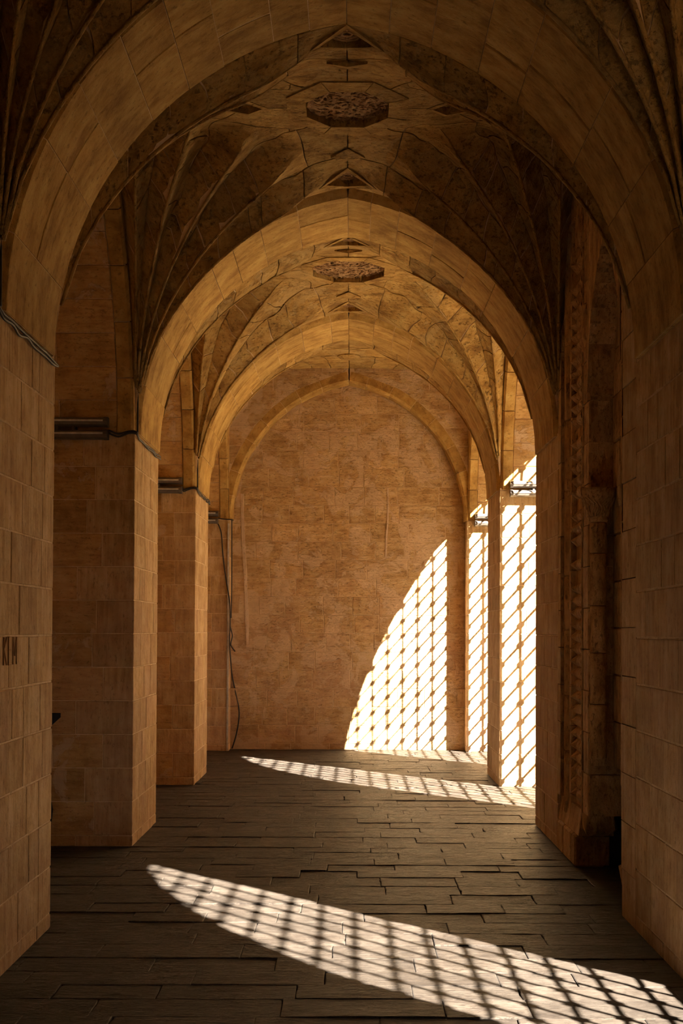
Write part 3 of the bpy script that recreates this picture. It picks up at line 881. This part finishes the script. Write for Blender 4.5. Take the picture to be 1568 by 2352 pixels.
# niche: reveal stones, back stones, arch head
z = 0.72; k = 0
while z < 4.05:
    zb = z + 0.30
    # far reveal (faces the camera)
    block('reveal_stone', [(XR + 0.022, NY1, z), (NX + 0.03, NY1, z), (NX + 0.03, NY1, min(zb, 4.05)), (XR + 0.022, NY1, min(zb, 4.05))], 'portal', WP, thick=0.03, jit=0.008)
    ys = splits(NY0, NY1, 0.26, 0.42)
    for i in range(len(ys) - 1):
        block('niche_stone', [(NX, ys[i + 1], z), (NX, ys[i], z), (NX, ys[i], zb), (NX, ys[i + 1], zb)], 'portal', WP, thick=0.05, jit=0.009)
    # near reveal
    block('reveal_stone', [(NX + 0.03, NY0, z), (XR + 0.0, NY0, z), (XR + 0.0, NY0, zb), (NX + 0.03, NY0, zb)], 'portal', WP, thick=0.03, jit=0.008)
    z = zb
z = 0.0
while z < 5.1:   # near side facing between the niche and the near right pier, ragged edge
    zb = z + 0.27
    facing(0, [(NY0 + random.uniform(-0.05, 0.03), 0.02), (NY0 - 0.05, 0.0), (PF[1] - 0.01, 0.0)], z, zb, 'facing_stone', 'pier'); z = zb
# pointed head of the niche: solid facing above the curve, cut in stones
N = 10
for sg in (-1, 1):
    for q in range(N):
        s0, s1 = q / N, (q + 1) / N
        ya, yb = NYC + sg * NA * (1 - s0), NYC + sg * NA * (1 - s1)
        za_, zb_ = n_top(ya), n_top(yb)
        g = 0.002
        v = [(XR + 0.0, ya, za_), (XR + 0.0, yb, zb_), (XR + 0.0, yb, 5.1), (XR + 0.0, ya, 5.1), (NX + 0.02, ya, za_), (NX + 0.02, yb, zb_)]
        f = [(0, 1, 2, 3), (0, 4, 5, 1)]
        if sg > 0: f = [x[::-1] for x in f]
        f = [x[::-1] for x in f]
        mesh('niche_head_stone', v, f, 'portal', WP)
# engaged column and capital at the reveal
CX, CY = XR + 0.062, NY1 - 0.055
mb = MB(); z = 0.78
while z < 2.28:
    zb = min(2.30, z + random.uniform(0.3, 0.42)); r = 0.054 + random.uniform(-0.004, 0.003)
    mb = MB(); mb.lathe(CX, CY, [(0.0, z + .002), (r - .004, z + .002), (r, z + .012), (r - random.uniform(0, .006), (z + zb) / 2), (r, zb - .012), (r - .004, zb - .002), (0.0, zb - .002)], 14)
    mb.build('column_drum', 'portal', WP, True); z = zb
mb = MB(); mb.lathe(CX, CY, [(0.0, 2.30), (0.058, 2.30), (0.064, 2.315), (0.058, 2.33), (0.060, 2.36), (0.075, 2.40), (0.098, 2.44), (0.112, 2.475), (0.115, 2.515), (0.0, 2.52)], 18)
cap = mb.build('capital', 'portal', WP, True); cap['label'] = 'flared capital with carved leaves'
mb = MB()
for q in range(11):
    an = math.pi + math.pi * 1.1 * (q / 10) - 0.15
    pts = []
    for t in range(7):
        zz = 2.335 + 0.12 * t / 6; rr = 0.062 + 0.045 * (t / 6) ** 1.6
        a2 = an + 0.18 * math.sin(t * 1.3 + q); pts.append((CX + rr * math.cos(a2), CY + rr * math.sin(a2), zz))
    mb.tube(pts, [0.007, 0.008, 0.008, 0.007, 0.007, 0.006, 0.004], 6)
mb.build('leaf_carving', 'portal', cap, True)
# broken hollow at the foot of the niche, lining coloured dark as its shade
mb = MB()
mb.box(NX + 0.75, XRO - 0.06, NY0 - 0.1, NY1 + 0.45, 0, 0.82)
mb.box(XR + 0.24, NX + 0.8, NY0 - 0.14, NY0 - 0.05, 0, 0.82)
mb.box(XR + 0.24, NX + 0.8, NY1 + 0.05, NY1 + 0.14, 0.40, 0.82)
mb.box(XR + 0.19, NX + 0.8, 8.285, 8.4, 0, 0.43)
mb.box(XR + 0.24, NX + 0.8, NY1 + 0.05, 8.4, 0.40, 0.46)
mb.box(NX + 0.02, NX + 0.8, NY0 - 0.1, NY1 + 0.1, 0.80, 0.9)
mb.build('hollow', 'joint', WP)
def rubble(cx, cy, cz, sx, sy, sz, seed):
    v = []; f = []; n, m = 8, 5
    for j in range(m + 1):
        ph = math.pi * j / m
        for k in range(n):
            th = 2 * math.pi * k / n
            d = Vector((math.sin(ph) * math.cos(th), math.sin(ph) * math.sin(th), math.cos(ph)))
            w = 1 + 0.28 * noise.noise(d * 1.7 + Vector((seed, 0, 0)))
            d = Vector([math.copysign(abs(c) ** 0.6, c) for c in d]) * w
            v.append((cx + sx * d.x, cy + sy * d.y, cz + sz * d.z))
    for j in range(m):
        for k in range(n):
            f.append((j * n + k, (j + 1) * n + k, (j + 1) * n + (k + 1) % n, j * n + (k + 1) % n))
    return mesh('broken_stone', v, f, 'portal', WP)
for (cy, cz, sy, sz, sd) in ((8.16, 0.33, 0.05, 0.09, 1.1), (7.98, 0.50, 0.05, 0.09, 2.7), (6.93, 0.16, 0.13, 0.15, 3.3), (6.90, 0.45, 0.09, 0.16, 4.9), (6.90, 0.66, 0.06, 0.1, 6.1)):
    rubble(XR + 0.13, cy, cz, 0.12, sy, sz, sd)
for (cy, cz, sy, sz, sd) in ((8.02, 3.62, 0.10, 0.16, 7.7), (8.25, 4.35, 0.12, 0.14, 8.4), (6.95, 2.45, 0.05, 0.14, 9.2)):
    rubble(XR + 0.03, cy, cz, 0.04, sy, sz, sd)

# ---------------------------------------------------------------- floor
fl = empty('floor'); tag(fl, 'dark worn stone slab floor of the vaulted passage', 'floor', 'structure')
mb = MB(); mb.box(XLO - 0.1, XRO + 0.1, YB - 0.3, YEND + 0.4, -0.3, -0.012); mb.build('bedding', 'joint', fl)
slabs = []
y = 0.0; row = 0
while y < YEND + 0.02:
    h = random.uniform(0.19, 0.26); y2 = min(YEND + 0.02, y + h)
    if y2 > YEND - 0.08: y2 = YEND + 0.02
    xs = splits(XLO + random.uniform(-0.2, 0), XRO, 0.34, 0.80)
    for i in range(len(xs) - 1):
        ym = (y + y2) / 2; xm = (xs[i] + xs[i + 1]) / 2
        slabs.append((xs[i], xs[i + 1], y, y2, ym, xm))
    y = y2; row += 1
def slab_geo(x0, x1, y0, y1, fine=True):
    """worn slab: chipped outline, hollowed and laminated upper face"""
    g = 0.0012; dz = random.uniform(-0.003, 0.003); tx, ty = random.uniform(-.003, .003), random.uniform(-.003, .003)
    nx = max(3, int((x1 - x0) / 0.04)) if fine else 3; ny = max(3, int((y1 - y0) / 0.03)) if fine else 2
    sd = random.uniform(0, 50); v = []; f = []
    e_ = 0.005
    xs = [x0 + g] + [x0 + e_ + (x1 - x0 - 2 * e_) * i / nx for i in range(nx + 1)] + [x1 - g]
    ys = [y0 + g] + [y0 + e_ + (y1 - y0 - 2 * e_) * i / ny for i in range(ny + 1)] + [y1 - g]
    nx += 2; ny += 2
    for j in range(ny + 1):
        for i in range(nx + 1):
            x, y = xs[i], ys[j]; bx = i in (0, nx); by = j in (0, ny)
            z = dz + tx * (x - x0) / (x1 - x0) + ty * (y - y0) / (y1 - y0)
            z += 0.0022 * noise.noise(Vector((x * 4.0, y * 26, sd))) + 0.002 * noise.noise(Vector((x * 7, y * 9, sd + 9)))
            if fine:
                chip = max(0.0, noise.noise(Vector((x * 11, y * 11, sd + 20))) - 0.15)
                nb_x = i <= 1 or i >= nx - 1; nb_y = j <= 1 or j >= ny - 1
                if nb_y: y += 0.012 * chip * (1 if j <= 1 else -1)
                if nb_x: x += 0.014 * chip * (1 if i <= 1 else -1)
            if bx or by: z -= 0.003
            v.append((x, y, min(z, 0.006)))
    W = nx + 1
    for j in range(ny):
        for i in range(nx): f.append((j * W + i, j * W + i + 1, (j + 1) * W + i + 1, (j + 1) * W + i))
    edge = list(range(W)) + [j * W + nx for j in range(1, ny + 1)] + [ny * W + i for i in range(nx - 1, -1, -1)] + [j * W for j in range(ny - 1, 0, -1)]
    base = len(v); v += [(v[k][0], v[k][1], -0.035) for k in edge]; m = len(edge)
    for k in range(m): f.append((edge[k], base + k, base + (k + 1) % m, edge[(k + 1) % m]))
    return v, f
def shown(s):
    x0, x1, y0, y1, ym, xm = s
    if ym < 4.6: return False
    if abs(xm) / max(ym, .1) > 0.34: return False
    inside = XL - 0.25 < xm < XR + 0.2
    rec = xm < XL and any(PF[i] - 0.9 < ym < PN[i + 1] for i in range(1, 4))
    return inside or (rec and xm > XL - 0.6)
vis = sorted([s for s in slabs if shown(s)], key=lambda s: s[4])
one, rest = vis[:300], vis[300:] + [s for s in slabs if not shown(s)]
for s in one:
    v, f = slab_geo(*s[:4]); mesh('floor_slab', v, f, 'floor', fl)
mb = MB()
for s in rest:
    v, f = slab_geo(*s[:4], fine=shown(s)); mb.add(v, f)
mb.box(XLO - 4.2, XRO, YB, 0.0, -0.03, 0.0); mb.box(XLO - 4.2, XLO - 0.2, 0.0, PN[1] + 0.1, -0.03, 0.0)
o = mb.build('far_slabs', 'floor', fl); o['kind'] = 'stuff'

# ---------------------------------------------------------------- building shell and unseen courtyard added for its light
mb = MB(); mb.box(XLO - 4.3, XRO + 0.25, YB - 0.3, YEND + 0.6, ROOFZ - 0.02, ROOFZ + 0.4)
tag(mb.build('roof', 'ashlar'), 'solid roof mass above the vaults', 'roof', 'structure')
mb = MB(); mb.box(XLO - 4.3, XRO + 0.25, YB - 0.3, YB, -0.1, ROOFZ)
tag(mb.build('wall_behind_camera', 'ashlar'), 'wall closing the passage behind the camera', 'wall', 'structure')
mb = MB(); mb.box(XRO + 0.0, 14, -14, 7.0, -0.4, -0.05)
tag(mb.build('added_dark_ground', 'dark_ground'), 'unseen dark ground added outside the near opening to cut bounced light', 'ground', 'structure')  # added unseen ground, dark so less light bounces into the near bay
mb = MB(); mb.box(XRO + 0.0, 14, 7.0, 26, -0.4, -0.05)
tag(mb.build('added_court_ground', 'court'), 'unseen sunlit courtyard paving added outside the arched openings to bounce light', 'ground', 'structure')  # added unseen ground, kept pale to bounce light up into the far vaults
mb = MB(); mb.box(11, 11.5, -14, 26, -0.4, 6.0)
tag(mb.build('added_court_wall', 'ashlar'), 'unseen courtyard wall added across from the openings to block low sky', 'wall', 'structure')  # added unseen wall, hides the low sky from the openings

# ---------------------------------------------------------------- double wall lamps
def lamp(label, xa, xb, yw, zc):
    e = empty('wall_lamp'); tag(e, label, 'lamp', group='double tube lamps on the pier fronts')
    for (z0, z1) in ((zc + 0.012, zc + 0.082), (zc - 0.082, zc - 0.012)):
        zm = (z0 + z1) / 2
        # half-round trough housing
        secs = [(-0.012, z1 - 0.004), (-0.05, z1), (-0.085, z1 - 0.012), (-0.095, zm), (-0.085, z0 + 0.012), (-0.05, z0), (-0.012, z0 + 0.004)]
        v = [(x, yw + dy, zz) for x in (xa + 0.02, xb - 0.02) for (dy, zz) in secs]; n = len(secs)
        f = [(i, i + 1, n + i + 1, n + i) for i in range(n - 1)] + [(n - 1, 0, n, 2 * n - 1)]
        h = mesh('housing', v, f, 'lamp', e)
        mb = MB(); mb.tube([(xa + 0.03, yw - 0.093, zm + 0.006), (xb - 0.03, yw - 0.093, zm + 0.006)], 0.008, 6); mb.build('tube_lens', 'lens', h)
        for x in (xa, xb - 0.03):
            mb = MB()
            v = [(xx, yw + dy * 1.06, zm + (zz - zm) * 1.1) for xx in (x, x + 0.03) for (dy, zz) in secs]
            mb.add(v, f + [tuple(range(n - 1, -1, -1)), tuple(range(n, 2 * n))]); mb.build('end_cap', 'lamp', e)
    xm = (xa + xb) / 2
    mb = MB(); mb.cbox(xm - 0.08, xm + 0.08, yw - 0.05, yw - 0.001, zc - 0.016, zc + 0.016, 0.004); mb.build('bracket', 'lampdark', e)
    for dx in (-0.06, 0.06):
        mb = MB(); mb.cbox(xm + dx - 0.012, xm + dx + 0.012, yw - 0.062, yw - 0.045, zc - 0.02, zc + 0.02, 0.004); mb.build('clamp', 'lamp', e)
    return e
LZ = 3.075
lamp('double tube lamp on the second left pier, largest of the lamps', -2.42, -1.79, PN[2] - 0.004, LZ)
lamp('double tube lamp on the third left pier', -2.35, -1.735, PN[3] - 0.004, LZ)
lamp('small far double tube lamp on the left end pilaster', -2.35, -1.75, PN[4] - 0.004, LZ)
lamp('sunlit double tube lamp on the third right pier', 1.63, 2.23, PN[3] - 0.004, LZ - 0.02)
lamp('far sunlit double tube lamp on the right end pilaster', 1.63, 2.23, PN[4] - 0.004, LZ - 0.02)

# ---------------------------------------------------------------- cables
def catmull(P, n=6):
    P = [Vector(p) for p in P]; out = []
    for i in range(len(P) - 1):
        p0, p1, p2, p3 = P[max(i - 1, 0)], P[i], P[i + 1], P[min(i + 2, len(P) - 1)]
        for k in range(n):
            t = k / n
            out.append(0.5 * ((2 * p1) + (p2 - p0) * t + (2 * p0 - 5 * p1 + 4 * p2 - p3) * t * t + (3 * p1 - p0 - 3 * p2 + p3) * t ** 3))
    out.append(P[-1]); return out
def cable(name, label, runs, r=0.008, mat='cable', group=None):
    mb = MB()
    for P in runs: mb.tube(catmull(P), r, 6)
    o = mb.build(name, mat, None, True); tag(o, label, 'cable', group=group); return o
def along(yn, yf, sag=0.012):
    n = 9; out = []
    for i in range(n):
        t = i / (n - 1)
        out.append((XL + 0.018 + 0.004 * (i % 2), yn + (yf - yn) * t, ZI - 0.018 - sag * random.uniform(0, 1.6)))
    return out
for i, nm in ((1, 'black cable bundle sagging along the top of the near left pier'), (2, 'black cable bundle from the big left lamp round the second left pier'), (3, 'black cable bundle round the top of the third left pier')):
    runs = []
    for q in range(2):
        lead = []
        if i > 1: lead = [(-1.79 if i == 2 else -1.735, PN[i] - 0.03, LZ - 0.01 - 0.02 * q), (-1.72, PN[i] - 0.025, LZ - 0.035 - 0.02 * q), (-1.64, PN[i] - 0.02, LZ - 0.015 - 0.012 * q)]
        runs.append(lead + [(XL + 0.012, PN[i] - 0.018, ZI + 0.005 - 0.014 * q)] + [(p[0], p[1], p[2] - 0.016 * q) for p in along(PN[i] + 0.06, PF[i] - 0.01)])
    # riser following the side arch up the fan
    up = []
    for t in range(9):
        fr = t / 8 * 0.8; tm = math.acos((L_R - BH) / L_R); cy = BH - L_R; yc = PN[i] - BH
        yy = yc + cy + (L_R + 0.10 * fr + 0.012) * math.cos(tm * fr); zz = ZI + (L_R + 0.10 * fr) * math.sin(tm * fr)
        up.append((XL + 0.016, yy - 0.004, zz))
    runs.append(up)
    cable('cable_bundle', nm, runs, 0.0075)
YP = PN[4]
cable('cable_bundle', 'dark cables between the far left lamp and the corner of the end wall',
      [[(-1.75, YP - 0.03, LZ - 0.01), (-1.68, YP - 0.02, LZ - 0.02), (XL + 0.02, YP - 0.02, LZ - 0.025), (XL + 0.03, YP + 0.1, LZ - 0.02)],
       [(XL + 0.022, YP + 0.05, 4.3), (XL + 0.02, YP + 0.05, 3.6), (XL + 0.02, YP + 0.05, LZ), (XL + 0.025, YP + 0.04, 2.2), (XL + 0.02, YP + 0.03, 1.75)]], 0.008)
cq = lambda px, py, dy=-0.02: ((px - 805) * YP / FPX, YP + dy, 1.6 + (1447 - py) * YP / FPX)
cable('loose_cable', 'loose dark cable hanging in a curve down the left corner of the end wall',
      [[cq(497, 1200), cq(507, 1225), cq(511, 1275), cq(519, 1335), cq(527, 1380, -0.04), cq(529, 1430, -0.04), cq(528, 1480, -0.04), cq(531, 1520, -0.04), (-1.58, YEND - 0.03, 0.98), (-1.53, YEND - 0.03, 0.75), (-1.49, YEND - 0.025, 0.55), (-1.485, YEND - 0.025, 0.42), (-1.52, YEND - 0.025, 0.2), (-1.575, YEND - 0.025, 0.012)],
       [cq(529, 1440, -0.035), cq(534, 1462, -0.04), cq(531, 1482, -0.04), cq(541, 1497, -0.05), cq(535, 1490, -0.05), cq(529, 1480, -0.04)]], 0.009)
mb = MB(); mb.cbox(XL - 0.03, XL - 0.004, YP - 0.018, YP - 0.003, 0.0, 3.0, 0.003)
tag(mb.build('conduit', 'conduit'), 'pale grey vertical conduit on the corner of the left end pilaster', 'conduit')

# ---------------------------------------------------------------- black fittings behind the near left pier
e = empty('floodlight'); tag(e, 'small black floodlight sticking out behind the near left pier', 'lamp')
y0 = PF[1]
mb = MB(); mb.add([(-1.80, y0 + 0.02, 1.13), (-1.66, y0 + 0.02, 1.13), (-1.70, y0 + 0.62, 1.105), (-1.76, y0 + 0.62, 1.105),
                   (-1.80, y0 + 0.02, 1.03), (-1.66, y0 + 0.02, 1.03), (-1.70, y0 + 0.62, 1.08), (-1.76, y0 + 0.62, 1.08)],
                  [(0, 1, 2, 3), (7, 6, 5, 4), (0, 4, 5, 1), (1, 5, 6, 2), (2, 6, 7, 3), (3, 7, 4, 0)]); mb.build('body', 'black', e)
mb = MB(); mb.cbox(-1.83, -1.63, y0 - 0.012, y0 + 0.05, 1.01, 1.16, 0.01); mb.build('mounting_plate', 'black', e)
e = empty('cable_bag'); tag(e, 'black rounded lamp casing hanging low behind the near left pier', 'lamp')
mb = MB(); mb.lathe(-1.665, y0 + 0.055, [(0.0, 0.50), (0.03, 0.51), (0.055, 0.56), (0.062, 0.62), (0.05, 0.68), (0.03, 0.74), (0.016, 0.80), (0.0, 0.82)], 14); mb.build('casing', 'black', e, True)
mb = MB(); mb.cbox(-1.69, -1.64, y0 - 0.012, y0 + 0.03, 0.60, 0.66, 0.006); mb.build('holder', 'black', e)
e.name = 'lamp_casing'
